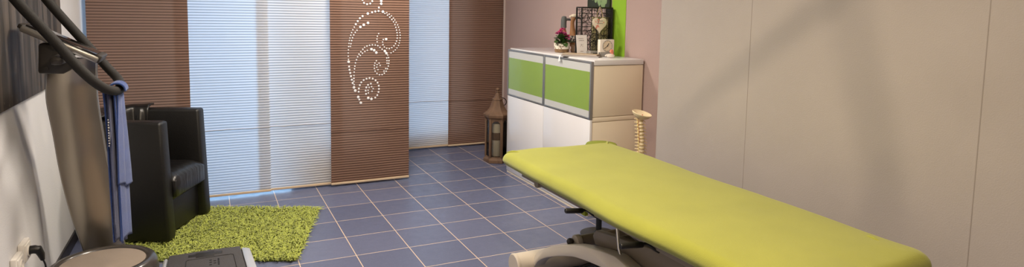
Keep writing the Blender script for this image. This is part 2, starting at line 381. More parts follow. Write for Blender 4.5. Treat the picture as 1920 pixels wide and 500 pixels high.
DOTS = {"c":[[[1.1563,0.7041],[1.135,0.7543],[1.1103,0.8098],[1.0998,0.8374],[1.0858,0.8884],[1.072,0.9465],[1.0618,1.0006],[1.0569,1.0544],[1.0537,1.108],[1.0558,1.1614],[1.0614,1.2148],[1.0704,1.2591],[1.0847,1.3035],[1.1026,1.3391],[1.1239,1.3782],[1.1525,1.4176],[1.1828,1.441],[1.2186,1.4575],[1.2546,1.4687],[1.2817,1.4762],[1.3144,1.4803],[1.3472,1.4754],[1.3766,1.4685],[1.4098,1.449],[1.4376,1.4221],[1.4618,1.3858],[1.4806,1.3493],[1.4938,1.3035],[1.4976,1.2575],[1.4883,1.2024],[1.4695,1.1657],[1.4377,1.1348],[1.4004,1.117]],[[1.3637,1.4611],[1.395,1.4398],[1.4246,1.4092],[1.4469,1.3766],[1.4619,1.331],[1.4713,1.2852],[1.4694,1.2393],[1.4564,1.2026],[1.4339,1.1753],[1.406,1.1609],[1.3764,1.1649],[1.3542,1.1798],[1.3451,1.2035],[1.3451,1.2308],[1.3598,1.249]],[[1.066,1.1042],[1.068,1.1524],[1.0753,1.2004],[1.0861,1.2413],[1.0987,1.2751],[1.1129,1.3],[1.1343,1.3249]],[[1.1033,0.8336],[1.1,0.8825],[1.1004,0.9456],[1.106,0.9995],[1.1133,1.0442],[1.1277,1.0852],[1.1457,1.1209],[1.1672,1.1457],[1.1906,1.1742],[1.2176,1.1866],[1.2484,1.1935],[1.2774,1.1932],[1.3029,1.1876],[1.3266,1.1673],[1.345,1.1507],[1.3763,1.121],[1.3911,1.0988],[1.3985,1.0656],[1.3967,1.0289],[1.3874,0.9923],[1.3688,0.9597],[1.3392,0.9385],[1.3134,0.9393],[1.2896,0.9546],[1.275,0.9806],[1.2733,1.0171],[1.2807,1.0461],[1.299,1.0676]],[[1.38,1.0807],[1.3818,1.0292],[1.3707,0.9891],[1.3484,0.9603]],[[1.1222,1.035],[1.133,1.0708],[1.1546,1.1064],[1.1779,1.1294],[1.2013,1.1435],[1.2229,1.154]],[[1.3104,1.289],[1.2994,1.2673],[1.2957,1.2402],[1.2993,1.213],[1.3175,1.1911],[1.3358,1.1727],[1.3634,1.1614]],[[1.3227,1.0177],[1.3172,1.0362],[1.2989,1.0311],[1.2934,1.0038],[1.3043,0.9798]],[[1.1388,0.7995],[1.1426,0.8357],[1.1571,0.8714],[1.1751,0.8926],[1.2022,0.9062],[1.2312,0.9126],[1.2621,0.9043],[1.2894,0.885],[1.3077,0.8532],[1.3113,0.8107],[1.302,0.7706],[1.2799,0.7421],[1.247,0.7326],[1.2197,0.7412],[1.2035,0.7694],[1.1982,0.8062],[1.2037,0.8333],[1.2183,0.8547],[1.2401,0.863],[1.2583,0.8642]],[[1.2526,0.7984],[1.2618,0.8237],[1.2437,0.8391],[1.2236,0.8271],[1.2181,0.7962],[1.2271,0.7721]],[[1.3126,1.509],[1.3236,1.5344],[1.3364,1.5921],[1.3329,1.6458]],[[1.1744,1.5706],[1.1797,1.553],[1.1957,1.5408],[1.2189,1.536],[1.2422,1.5435],[1.2567,1.5617],[1.2549,1.583],[1.2388,1.5969]]],"b":[[1.2186,1.4575],[1.2201,1.3788],[1.1842,1.3625],[1.1557,1.3446],[1.3746,1.2416],[1.3634,1.1395],[1.3763,1.121],[1.2482,1.1573],[1.2718,1.148],[1.29,1.1278],[1.3472,1.4754],[1.3327,1.5651],[1.3327,1.5417],[1.247,0.7326],[1.2197,0.7412],[1.1103,0.8098],[1.0998,0.8374],[1.135,0.7543],[1.1563,0.7041],[1.0569,1.0544]]}
def disc(mb, x, z, r, y):
    n = 12
    vs = [(x, y-.0022, z)]+[(x+r*.8*math.cos(2*PI*k/n), y-.002, z+r*.8*math.sin(2*PI*k/n)) for k in range(n)]+[(x+r*math.cos(2*PI*k/n), y, z+r*math.sin(2*PI*k/n)) for k in range(n)]
    fs = [(0, 1+k, 1+(k+1) % n) for k in range(n)]+[(1+k, 1+n+k, 1+n+(k+1) % n, 1+(k+1) % n) for k in range(n)]
    mb.add(vs, fs, M4=inv)
dm = MB(); done = []
yd = 5.293-.0055
for (x, z) in DOTS['b']: disc(dm, x, z, .0115, yd); done.append((x, z, .0115))
for ci, c in enumerate(DOTS['c']):
    pts = catmull([(x, 0, z) for x, z in c], 8); acc = 0.; last = None
    for i, p in enumerate(pts):
        if last is not None:
            acc += (p-last).length
        last = p
        fr = i/len(pts); r = .0082
        if ci == 0: r = .0088 if (fr < .22 or .42 < fr < .62) else .0058
        elif ci in (1, 2, 5, 4, 9, 7, 6): r = .0062
        elif ci == 3: r = .0064
        step = r*2+.0095
        if acc >= step or i == 0:
            acc = 0.
            if all((p.x-a)**2+(p.z-b)**2 > (r+q+.002)**2 for a, b, q in done):
                disc(dm, p.x, p.z, r, yd); done.append((p.x, p.z, r))
o = dm.build('dotted_swirl', M['dots'], tsw); o['label'] = 'white dotted swirl design'; o['kind'] = 'stuff'
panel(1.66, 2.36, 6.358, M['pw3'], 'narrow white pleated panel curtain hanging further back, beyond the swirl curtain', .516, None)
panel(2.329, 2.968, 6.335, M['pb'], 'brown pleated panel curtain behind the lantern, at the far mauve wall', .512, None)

# ------------------------------------------------------------------ dark picture on the white wall
t = thing('canvas_picture', 'large dark picture of blurred grey trunks on the white wall', 'picture', (XL, 3.5, 1.06))
inv = Matrix.Translation((-XL, -3.5, -1.06))
MB().box((XL+.001, 2.60, 1.06), (XL+.024, 4.44, 2.0), bev=.002, M4=inv).build('canvas_edge', M['artedge'], t)
MB().box((XL+.0245, 2.602, 1.062), (XL+.0255, 4.438, 1.998), M4=inv).build('print', M['art'], t, smooth=False)

# ------------------------------------------------------------------ wall sockets, plug
def socket(y0, z0, label):
    t = thing('wall_socket', label, 'wall socket', (XL, y0, z0)); iv = Matrix.Identity(4)
    MB().box((0, 0, 0), (.024, .115, .095), bev=.006, seg=2).build('housing', M['socket'], t)
    MB().box((.023, .012, .010), (.029, .103, .085), bev=.004).build('cover_frame', M['socket'], t)
    MB().lathe([(.024, 0), (.026, .006), (.019, .006), (.018, .001)], 24, M4=Matrix.Translation((.0275, .0575, .0475)) @ Matrix.Rotation(PI/2, 4, 'Y')).build('inlet_ring', M['socket'], t)
    return t
socket(3.275, .312, 'white wall socket without a plug, low on the white wall')
socket(3.40, .332, 'white wall socket holding the black plug')
t = thing('power_plug', 'black plug with its cord in the low white wall socket', 'plug', (XL+.031, 3.46, .382))
pg = MB(); pg.tube([(0, 0, 0), (.02, 0, 0), (.032, .003, -.006)], [.019, .019, .018], 14)
pg.tube([(.03, 0, .004), (.04, .012, -.03), (.044, .02, -.06)], [.017, .015, .009], 12)
pg.build('plug_body', M['black'], t)
MB().tube(catmull([(.044, .02, -.058), (.052, .03, -.10), (.045, .06, -.20), (.02, .10, -.30), (.0, .16, -.370), (-.005, .30, -.377), (-.005, .46, -.377)], 6), .004, 8).build('power_cord', M['black'], t)

# ------------------------------------------------------------------ tub armchair
ang = math.atan2(-.39, .92)
t = thing('tub_armchair', 'black leather tub armchair standing on the green rug before the curtains', 'armchair', (-.125, 4.625, .011), ang)
W, D, TH, H = .31, .60, .10, .775
def uout(w, d, x0, n=14, rx=None):
    """U outline from the front right corner round the back to the front left corner"""
    rx = rx or w*.9
    P = [(x0, -w)]
    for k in range(n+1):
        a = -PI/2-PI*k/n
        P.append((-d+rx+rx*math.cos(a), w*math.sin(a)))
    P.append((x0, w)); return P
def tub(wo, do, wi, di, x0):
    A = uout(wo, do, x0); B = uout(wi, di, x0)
    return A+B[::-1]
sh = MB(); sh.prism(tub(W, D, W-TH, D-TH, 0), 'z', .018, H, bev=.018)
bw = sh.build('tub_shell', M['leather'], t, ang=50)
for v in bw.data.vertices:       # arms lean in a little towards the top front
    k = max(0, v.co.z-.4)/.4
    v.co.x -= .035*k*max(0, 1+v.co.x/.3) if v.co.x > -.3 else 0
# seat cushion: a rounded slab with a puffed front
bm = bmesh.new(); bmesh.ops.create_grid(bm, x_segments=18, y_segments=18, size=.5)
g = bmesh.ops.extrude_face_region(bm, geom=bm.faces[:]); bmesh.ops.translate(bm, vec=(0, 0, 1), verts=[v for v in g['geom'] if isinstance(v, bmesh.types.BMVert)])
for v in bm.verts:
    x, y, z = v.co; f = 1-abs(2*y)**4
    X = -.26+x*.50; Y = y*.42
    edge = max(abs(2*x), abs(2*y))
    drop = .045*max(0, (edge-.65)/.35)**2
    Z = .235+z*.19+(1 if z > .5 else -1)*(-drop)+(.012*f if z > .5 else 0)
    if x > .3: X += .012
    if z > .5: Z += .0015*math.sin(40*y)*max(0, x+.1)
    v.co = (X, Y, Z)
cb = MB(); cb.bm(bm); c = cb.build('seat_cushion', M['lwrink'], t, ang=70)
MB().box((-.46, -.21, .03), (-.045, .21, .25), bev=.01).build('front_panel', M['leather'], t)
# back pad: creased leather folded over the top of the backrest
vs, fs = [], []; nu, nv = 40, 22
for i in range(nu+1):
    a = -PI/2-PI*(.10+.84*i/nu)
    for j in range(nv+1):
        s_ = j/nv
        cr = .008*math.sin(i*1.15+3*s_)*math.sin(PI*min(1, s_*1.2))+.006*math.sin(i*.55-5*s_)
        if s_ < .7: q = s_/.7; r = W-TH-.012-.03*math.sin(PI*q)+cr; z = .42+q*(H+.012-.42)
        else: q = (s_-.7)/.3; r = W-TH-.012+q*(TH+.02); z = H+.014+.010*math.sin(PI*q)+abs(cr)*.4
        rx = r*.95
        cx_ = -D+W*.9
        vs.append((cx_+rx*math.cos(a), r*math.sin(a), z))
for i in range(nu):
    for j in range(nv): k = i*(nv+1)+j; fs.append((k, k+1, k+nv+2, k+nv+1))
bp = MB().add(vs, fs).build('back_pad', M['lwrink'], t, ang=80, fix=False)
sm = bp.modifiers.new('thick', 'SOLIDIFY'); sm.thickness = .012; sm.offset = 0
for (x, y) in ((-.05, -.26), (-.05, .26), (-.48, -.15), (-.48, .15)):
    MB().lathe([(.018, 0), (.02, .004), (.018, .02)], 12, c=(x, y, 0)).build('foot', M['darkfoot'], t)

# ------------------------------------------------------------------ shag rug
rx, ry = Vector((.92, -.39, 0)).normalized(), Vector((.277, .935, 0)).normalized()
A0 = Vector((.441, 3.788, 0)); A1 = Vector((.718, 4.723, 0)); LX = 1.10
t = thing('shag_rug', 'lime green shaggy rug on the tiles under the armchair', 'rug', (A0.x-.3, A0.y+.5, 0))
ivr = Matrix.Translation((-(A0.x-.3), -(A0.y+.5), 0))
def rugp(u, v): return A0*(1-v)+A1*v-rx*(u*LX)
mb = MB(); mb.prism([tuple(rugp(*q)[:2]) for q in ((0.01, .01), (0.01, .99), (.99, .99), (.99, .01))], 'z', .001, .010, M4=ivr)
mb.build('rug_backing', M['shagbase'], t)
pile = MB(); NT_ = 15000
for i in range(NT_):
    u, v = random.uniform(-.006, 1.006), random.uniform(-.006, 1.006)
    p = rugp(u, v)
    if (p.x < -.25): 
        if random.random() < .5: continue
    h = random.uniform(.008, .026); L = random.uniform(.016, .040); a = random.uniform(0, 2*PI); w = random.uniform(.0026, .0046)
    d = Vector((math.cos(a), math.sin(a), 0)); n = Vector((-d.y, d.x, 0)); q = []
    b = random.uniform(-.6, .6)
    for k in range(4):
        f = k/3
        c = p+d*(L*f*f)+n*(b*L*f*f*.5)+Vector((0, 0, .008+h*math.sin(f*PI*.62)))
        ww = w*(1-.55*f); q += [c-n*ww, c+n*ww+Vector((0, 0, .001))]
    pile.add(q, [(2*k, 2*k+1, 2*k+3, 2*k+2) for k in range(3)], M4=ivr)
po = pile.build('rug_pile', M['shag'], t, smooth=True, ang=180, fix=False); po['kind'] = 'stuff'

# ------------------------------------------------------------------ vibration training machine
t = thing('vibration_trainer', 'silver vibration training machine with black handlebars at the white wall', 'exercise machine', (-.5, 3.7, 0))
iv = Matrix.Translation((.5, -3.7, 0))
ST = [(.02, -.612, -.425, 3.985), (.19, -.635, -.446, 3.96), (.36, -.664, -.463, 3.91), (.555, -.686, -.476, 3.85), (.713, -.692, -.486, 3.78), (.867, -.691, -.489, 3.70), (1.045, -.685, -.487, 3.57), (1.155, -.664, -.474, 3.475), (1.262, -.648, -.463, 3.42)]
stp = catmull([(z, (a+b)/2, y) for z, a, b, y in ST], 5); stw = catmull([(z, b-a, y) for z, a, b, y in ST], 5)
vs, fs = [], []; cs = 12
for p, w in zip(stp, stw):
    z, cx, y = p; hw = w[1]/2
    for k in range(cs+1):
        u = -1+2*k/cs; vs.append((cx+u*hw, y-.030*(1-u*u), z))
    vs.append((cx+hw, y+.05, z)); vs.append((cx-hw, y+.05, z))
R = cs+3; n = len(stp)
for i in range(n-1):
    for k in range(R): q = (k+1) % R; fs.append((i*R+k, i*R+q, (i+1)*R+q, (i+1)*R+k))
fs += [tuple(range(R)), tuple((n-1)*R+k for k in range(R))[::-1]]
MB().add(vs, fs, M4=iv).build('column', M['steel'], t, ang=35)
e = MB()
for sgn in (-1, 1):
    e.tube([(p[1]+sgn*(w[1]/2+.001), p[2]+.002, p[0]) for p, w in zip(stp, stw)], .0035, 8, M4=iv)
e.build('column_edge_trim', M['steel2'], t)
# platform: thick dark rim with a lighter grip mat, standing on a narrower base
pc = (-.497, 3.60)
pr = MB().lathe([(.16, .135), (.205, .13), (.233, .137), (.243, .150), (.244, .175), (.240, .204), (.228, .226), (.212, .236), (.198, .236), (.188, .229), (.184, .222)], 56, c=(pc[0], pc[1], 0), M4=iv)
pr.build('platform_rim', M['dkrim'], t)
MB().lathe([(.0, .218), (.184, .218), (.186, .2265), (.181, .2285), (0.001, .229)], 56, c=(pc[0], pc[1], 0), M4=iv).build('grip_mat', M['matgrey'], t)
MB().lathe([(.205, 0), (.21, .02), (.195, .06), (.17, .10), (.16, .14)], 48, c=(pc[0]+.01, pc[1]+.0, .0), M4=iv).build('machine_base', M['gunm'], t)
MB().box((-.62, 3.72, 0), (-.42, 4.05, .035), bev=.012, M4=iv).build('column_foot', M['gunm'], t)
# handlebar loop
near = [(-.90+.2, 3.20, 1.521), (-.581, 3.20, 1.357), (-.493, 3.205, 1.231), (-.425, 3.24, 1.150), (-.385, 3.33, 1.118), (-.375, 3.44, 1.118), (-.395, 3.55, 1.148), (-.446, 3.60, 1.205), (-.548, 3.60, 1.348), (-.67, 3.60, 1.523)]
near = [(-.72, 3.24, 1.72), (-.735, 3.21, 1.60)]+near+[(-.70, 3.59, 1.60), (-.70, 3.57, 1.72)]
hb = MB().tube(catmull(near, 7), .021, 14, M4=iv); hb.tube([(-.72, 3.24, 1.72), (-.715, 3.4, 1.76), (-.70, 3.57, 1.72)], .02, 12, M4=iv)
hb.build('handlebar', M['grip'], t)
# bracket joining bar, console and column
br = MB(); br.prism([(-.672, 1.20), (-.665, 1.335), (-.60, 1.335), (-.545, 1.25), (-.55, 1.215), (-.58, 1.198)], 'y', 3.355, 3.47, bev=.012, M4=iv)
br.box((-.60, 3.20, 1.25), (-.55, 3.36, 1.29), bev=.015, M4=iv); br.box((-.60, 3.46, 1.27), (-.54, 3.60, 1.31), bev=.015, M4=iv)
br.lathe([(.010, 0), (.010, .004), (.002, .005)], 14, M4=iv @ Matrix.Translation((-.640, 3.356, 1.222)) @ Matrix.Rotation(PI/2, 4, 'X'))
br.build('bar_bracket', M['gunm'], t)
# console tilted along the bars
dx = Vector((-.44+.725, 0, 1.272-1.424)).normalized(); up = Vector((0, 1, 0)).cross(dx)*-1
if up.z < 0: up = -up
R4 = Matrix((( dx.x, 0, up.x, -.582), (0, 1, 0, 3.42), (dx.z, 0, up.z, 1.348), (0, 0, 0, 1)))
MB().box((-.148, -.095, -.03), (.165, .095, -.001), bev=.008, M4=iv @ R4).build('console_shell', M['steel2'], t)
MB().box((-.136, -.085, -.002), (.145, .085, .006), bev=.003, M4=iv @ R4).build('display', M['screen'], t)
MB().box((.145, -.09, -.028), (.172, .09, .008), bev=.006, M4=iv @ R4).build('console_end_cap', M['gunm'], t)
MB().box((-.162, -.075, -.022), (-.14, .075, -.002), bev=.004, M4=iv @ R4).build('console_visor', M['gunm'], t)

# towel hung over the closed end of the bar
t = thing('hand_towel', 'blue towel draped over the closed end of the black handlebar', 'towel', (-.39, 3.39, 1.16))
ivt = Matrix.Translation((.39, -3.39, -1.16))
# the wrap over the bar: a saddle round the tube
vs, fs = [], []; n1, n2 = 16, 10
for i in range(n1+1):
    a = PI*1.12*(i/n1)-PI*.06
    for j in range(n2+1):
        y = 3.335+.11*j/n2
        vs.append((-.379+.030*math.cos(a), y, 1.118+.028*math.sin(a)+.003*math.sin(j*1.7)))
for i in range(n1):
    for j in range(n2): k = i*(n2+1)+j; fs.append((k, k+1, k+n2+2, k+n2+1))
o = MB().add(vs, fs, M4=ivt).build('towel_saddle', M['towel'], t, ang=180, fix=False)
s = o.modifiers.new('t', 'SOLIDIFY'); s.thickness = .007; s.offset = 1
def hang(x, xb, w, wb, y0, y1, zend, m, name, seed, ztop=1.12):
    vs, fs = [], []; nu, nv = 22, 40
    for j in range(nv+1):
        f = j/nv; z = ztop-(ztop-zend)*f
        for i in range(nu+1):
            u = i/nu; g = min(1, f*2.2)
            yy = y0+(y1-y0)*u
            xx = x+(xb-x)*f**.8+(u-.5)*(w+(wb-w)*f)
            fo = .011*math.sin(u*11+seed)*g+.005*math.sin(u*23+seed*1.7+f*2)*g
            vs.append((xx+fo*.5, yy+fo, z-(.012*math.sin(u*4+seed)*f)))
    for j in range(nv):
        for i in range(nu): k = j*(nu+1)+i; fs.append((k, k+1, k+nu+2, k+nu+1))
    o = MB().add(vs, fs, M4=ivt).build(name, m, t, ang=180, fix=False)
    s = o.modifiers.new('t', 'SOLIDIFY'); s.thickness = .007; s.offset = 0; return o
hang(-.424, -.402, .016, .032, 3.335, 3.43, .418, M['towel'], 'back_fall', 1.3)
hang(-.408, -.386, .012, .026, 3.325, 3.385, .412, M['towel2'], 'inner_fold', 4.1)
hang(-.382, -.370, .014, .030, 3.335, 3.43, .408, M['towel'], 'front_fall', 2.2)
hang(-.372, -.362, .010, .034, 3.345, 3.44, .67, M['towel'], 'short_fall', 5.0)
st = MB()
for k in range(11):
    z = .985-k*.012; st.box((-.416, 3.318, z), (-.416+random.uniform(.002, .006), 3.3195, z+.006), M4=ivt)
    if k in (4, 8): continue
o = st.build('stitched_lettering', M['cord_w'], t, smooth=False); o['label'] = 'tiny white stitched lettering'

# ------------------------------------------------------------------ low step with rubber top
t = thing('foot_platform', 'low dark rubber foot platform with silver sides, in front of the rug', 'exercise step', (-.02, 3.45, 0))
ivs = Matrix.Translation((.02, -3.45, 0))
top = MB()
top.prism([(-.230, 3.10), (.165, 3.10), (.137, 3.728), (-.02, 3.736), (-.215, 3.722)], 'z', .10, .17, bev=.008, M4=ivs)
top.build('rubber_top', M['rubber'], t)
for sgn, xs in ((-1, [(-.250, 3.10), (-.232, 3.10), (-.217, 3.70), (-.240, 3.690)]), (1, [(.167, 3.10), (.222, 3.10), (.186, 3.69), (.139, 3.715)])):
    o = MB().prism(xs, 'z', .03, .168, bev=.012, M4=ivs).build('side_rail', M['gsilver'], t); o['label'] = 'pale silver side rail'
MB().prism([(-.22, 3.11), (.16, 3.11), (.13, 3.69), (-.205, 3.69)], 'z', .022, .10, M4=ivs).build('lower_body', M['gunm'], t)
sl = MB(); sl.box((-.085, 3.630, .1695), (.005, 3.700, .1715), bev=.001, M4=ivs); sl.box((-.122, 3.648, .1692), (.044, 3.686, .1710), bev=.0008, M4=ivs)
sl.build('grip_slot', M['rubber2'], t)
ri = MB(); ri.tube([(-.13, 3.30, .1705), (-.13, 3.60, .1705), (-.12, 3.612, .1705), (.085, 3.616, .1705), (.098, 3.605, .1705), (.112, 3.30, .1705)], .0022, 6, M4=ivs)
for k in range(5):
    ri.box((-.02+.02*(k % 2), 3.50+.016*k, .1698), (-.008+.02*(k % 2), 3.51+.016*k, .1716), M4=ivs)
    ri.box((.02, 3.49+.02*k, .1698), (.028, 3.504+.02*k, .1716), M4=ivs)
ri.build('raised_tread', M['rubber2'], t)
for (x, y) in ((-.2, 3.2), (.12, 3.2), (-.19, 3.62), (.11, 3.62)):
    MB().lathe([(.02, 0), (.022, .01), (.02, .03)], 14, c=(x, y, 0), M4=ivs).build('foot', M['rubber2'], t)

# ------------------------------------------------------------------ cabinet
CX, Y0, Y1, XBK = 2.495, 3.803, 5.205, XM-.014
t = thing('sideboard_cabinet', 'white cabinet with green glass doors along the mauve wall', 'cabinet', (CX, 4.5, 0))
ivc = Matrix.Translation((-CX, -4.5, 0))
MB().box((CX+.022, Y0+.004, .05), (XBK, Y1-.004, .702), bev=.002, M4=ivc).build('lower_carcass', M['cabs'], t)
MB().box((CX+.022, Y0+.004, .706), (XBK, Y1-.004, .738), bev=.002, M4=ivc).build('middle_board', M['cabs'], t)
MB().box((CX+.022, Y0+.004, .742), (XBK, Y1-.004, 1.118), bev=.002, M4=ivc).build('upper_carcass', M['cabs'], t)
MB().box((CX+.0215, Y0, 1.122), (XBK, Y1, 1.160), bev=.003, M4=ivc).build('cabinet_top', M['lacq'], t)
MB().box((CX+.004, Y0+.006, 0), (XBK, Y1-.006, .05), M4=ivc).build('plinth', M['cabs'], t, smooth=False)
ym = 4.512
for (a, b) in ((Y0+.002, ym-.002), (ym+.002, Y1-.002)):
    MB().box((CX, a, .018), (CX+.02, b, .722), bev=.002, M4=ivc).build('door', M['lacq'], t)
    f = MB(); z0, z1, w = .727, 1.150, .016
    f.box((CX-.004, a, z0), (CX+.02, a+w, z1), bev=.002, M4=ivc); f.box((CX-.004, b-w, z0), (CX+.02, b, z1), bev=.002, M4=ivc)
    f.box((CX-.004, a+w, z0), (CX+.02, b-w, z0+w*.8), bev=.002, M4=ivc); f.box((CX-.004, a+w, z1-w*.8), (CX+.02, b-w, z1), bev=.002, M4=ivc)
    d = f.build('glass_door', M['alu'], t); d['label'] = 'aluminium framed door of green banded glass'
    MB().box((CX+.001, a+w, z0+w*.8), (CX+.012, b-w, z1-w*.8), M4=ivc).build('door_pane', M['bglass'], d, smooth=False)

# ------------------------------------------------------------------ things on the cabinet
ZT = 1.1605
# wire basket
t = thing('wire_basket', 'tall black wire basket of scribbled wire on the white cabinet', 'basket', (2.800, 4.25, ZT))
hx, hy, hh = .144, .04, .38
# stands parallel to the camera-facing cabinet end
fr = MB()
for z in (.004, hh): fr.tube([(-hx, -hy, z), (hx, -hy, z), (hx, hy, z), (-hx, hy, z)], .006, 8, closed=True)
for (x, y) in ((-hx, -hy), (hx, -hy), (hx, hy), (-hx, hy), (0, -hy), (0, hy)): fr.tube([(x, y, 0.004), (x, y, hh)], .006 if x else .004, 8)
fr.tube([(hx, -hy, .06), (hx, hy, .06)], .004); fr.box((hx-.012, -hy+.004, 0.004), (hx-.002, hy-.004, hh), m=None)
fr.build('basket_frame', M['wire'], t)
wm = MB(); rng = random.Random(3)
for side in (-1, 1):
    for k in range(9): x = -hx+2*hx*(k+.5)/9+rng.uniform(-.006, .006); wm.tube([(x, side*hy, .005), (x+rng.uniform(-.01, .01), side*hy, hh)], .0016, 5)
    for k in range(11): z = hh*(k+.5)/11+rng.uniform(-.006, .006); wm.tube([(-hx, side*hy, z), (hx, side*hy, z+rng.uniform(-.012, .012))], .0016, 5)
    for k in range(26 if side < 0 else 14):
        cx, cz = rng.uniform(-hx*.8, hx*.8), rng.uniform(.04, hh-.04); r0 = rng.uniform(.02, .05)
        P = [(max(-hx, min(hx, cx+r0*math.cos(a)*rng.uniform(.6, 1.3))), side*(hy+rng.uniform(0, .003)), max(.006, min(hh-.004, cz+r0*math.sin(a)*rng.uniform(.6, 1.3)))) for a in [i*PI/3+rng.random()*.4 for i in range(6)]]
        wm.tube(catmull(P, 4, True), .0022, 5, closed=True)
for sx in (-1, 1):
    for k in range(3): y = -hy+2*hy*(k+.5)/3; wm.tube([(sx*hx, y, .005), (sx*hx, y, hh)], .0016, 5)
    for k in range(9): z = hh*(k+.5)/9; wm.tube([(sx*hx, -hy, z), (sx*hx, hy, z)], .0016, 5)
wm.build('wire_mesh', M['wire'], t)
MB().box((-hx, -hy, .003), (hx, hy, .006)).build('basket_bottom', M['wire'], t, smooth=False)
# brochure inside
tag(MB().prism([(0, 0), (.15, .0), (.15, .30), (0, .30)], 'y', 0, .012, bev=.001, M4=Matrix.Translation((2.780, 4.245, ZT+.0065))).build('brochure', M['cream_paper']), 'pale yellow brochure standing inside the black wire basket', 'brochure')
# heart on a string
t = thing('heart_ornament', 'floral painted heart hanging from the black wire basket', 'ornament', (2.812, 4.194, ZT+.302))
P = []
for k in range(48):
    a = 2*PI*k/48; x = 16*math.sin(a)**3; z = 13*math.cos(a)-5*math.cos(2*a)-2*math.cos(3*a)-math.cos(4*a)
    P.append((x/16*.067, z/16*.070-.052))
MB().prism(P, 'y', -.006, .006, bev=.002).build('heart_plaque', M['heart'], t)
MB().tube(catmull([(-.025, 0, .0), (-.022, 0.002, .035), (-.004, .0, .078), (.0, .008, .082), (.006, 0, .078), (.024, .002, .03), (.026, 0, -.002)], 5), .0025, 6).build('hanging_twine', M['twine'], t)
wr_ = MB()
for r_, z in enumerate((-.025, -.045)):
    P = [(-.028+.0035*k, -.0072, z+.004*math.sin(k*2.3+r_)) for k in range(17)]
    wr_.tube(P, .0014, 5)
wr_.build('lettering', M['grey'], t)
# clock
t = thing('desk_clock', 'small square white clock with a round dial on the cabinet', 'clock', (2.805, 4.085, ZT))
MB().box((-.066, -.018, 0), (.066, .018, .135), bev=.004).build('clock_case', M['clockw'], t)
MB().box((-.066, -.0205, 0), (.066, .0, .038), bev=.002).build('clock_foot', M['grey'], t)
RX = Matrix.Translation((0, -.018, .085)) @ Matrix.Rotation(PI/2, 4, 'X')
MB().lathe([(.0, 0), (.043, 0), (.043, .003), (.0005, .0035)], 36, M4=RX).build('dial', M['clockf'], t)
MB().tube([(.043*math.cos(a), .043*math.sin(a), .003) for a in [2*PI*i/36 for i in range(36)]], .0022, 6, closed=True, M4=RX).build('dial_rim', M['grey'], t)
h = MB()
for a, L, w in ((math.radians(62), .024, .0028), (math.radians(215), .034, .002)): h.tube([(0, 0, .0045), (L*math.cos(a), L*math.sin(a), .0045)], w, 6, M4=RX)
h.ball((0, 0, .0045), .0045, M4=RX); h.build('clock_hands', M['black'], t)
h = MB()
for k in range(12): a = k*PI/6; h.tube([(.035*math.cos(a), .035*math.sin(a), .004), (.039*math.cos(a), .039*math.sin(a), .004)], .0012, 5, M4=RX)
h.build('hour_marks', M['black'], t)
# adapter box
t = thing('charger_box', 'small grey box behind the white clock, against the wire basket', 'box', (2.725, 4.155, ZT))
MB().box((-.035, -.03, 0), (.035, .03, .042), bev=.004).build('box_body', M['grey'], t)
MB().box((-.012, -.0315, .012), (.03, -.029, .028), bev=.001).build('vent_slot', M['black'], t)
# swan ornament
t = thing('swan_figurine', 'tiny white and coral bird figurine in front of the clock', 'figurine', (2.775, 3.975, ZT))
MB().ball((0, 0, .016), .022, (1.7, .9, .72)).tube(catmull([(-.02, 0, .02), (-.036, 0, .022), (-.05, 0, .014)], 4), [.012, .01, .009, .008, .007, .006, .006, .005, .004], 10).build('body', M['swan'], t)
o = MB().tube(catmull([(.012, 0, .024), (.018, 0, .044), (.012, 0, .058), (.0, 0, .054)], 5), .008, 10).ball((0.006, 0, .048), .014, (1, .8, .9)).build('neck', M['coral'], t); o['label'] = 'coral coloured head and neck'
# card
t = thing('price_card', 'white folded card with faint lines of text before the wire basket', 'card', (2.650, 4.180, ZT))
MB().prism([(-.046, 0), (.046, 0), (.05, .166), (-.05, .166)], 'y', 0, .0015, M4=Matrix.Rotation(math.radians(-7), 4, 'X')).build('card_front', M['paper'], t)
MB().box((-.064, -.012, 0), (.05, -.0006, .014), bev=.002).build('card_stand', M['paper'], t)
RT = Matrix.Rotation(math.radians(-7), 4, 'X')
for z, a, b in ((.135, -.03, .022), (.120, -.026, .026), (.035, -.016, .014)):
    w = MB()
    for k in range(int((b-a)/.006)): w.box((a+k*.006, -.0012, z), (a+k*.006+.004, -.0002, z+random.uniform(.003, .006)), M4=RT)
    w.build('text_line', M['ink'], t)
w = MB()
for k in range(5): w.tube([(-.012+.006*k, -.0008, .072+.012*((k*2) % 3)), (-.006+.005*k, -.0008, .092-.010*(k % 2))], .0011, 5, M4=RT)
w.build('printed_emblem', M['ink'], t)
# notebooks
def notebook(x, y, z, sx, sy, h, rz, m, label):
    t = thing('notebook', label, 'notebook', (x, y, z), rz)
    MB().box((-sx, -sy, 0), (sx, sy, .003), bev=.001).build('back_cover', m, t); MB().box((-sx+.004, -sy+.004, .003), (sx-.004, sy-.004, h-.003), bev=.001).build('pages', M['paper'], t)
    MB().box((-sx, -sy, h-.003), (sx, sy, h), bev=.001).build('cover', m, t); return t
notebook(2.612, 4.135, ZT, .150, .052, .012, -.80, M['nb2'], 'grey notebook lying flat, lower of two, near the cabinet front edge')
t = notebook(2.614, 4.140, ZT+.0122, .140, .048, .011, -.86, M['nb'], 'brown notebook lying on top of the grey notebook')
t = thing('ribbon_tag', 'white ribbon tag hanging over the front edge of the cabinet', 'ribbon', (2.488, 4.245, ZT))
MB().add(*(lambda P: ([q for p in P for q in ((p[0], -.008+p[2], p[1]), (p[0], .008+p[2], p[1]))], [(2*i, 2*i+1, 2*i+3, 2*i+2) for i in range(len(P)-1)]))([(.08, .002, 0), (.03, .003, 0), (0, .004, 0), (-.006, 0, 0), (-.008, -.02, .002), (-.009, -.045, .006)])).build('ribbon_tail', M['ribbon'], t, fix=False)
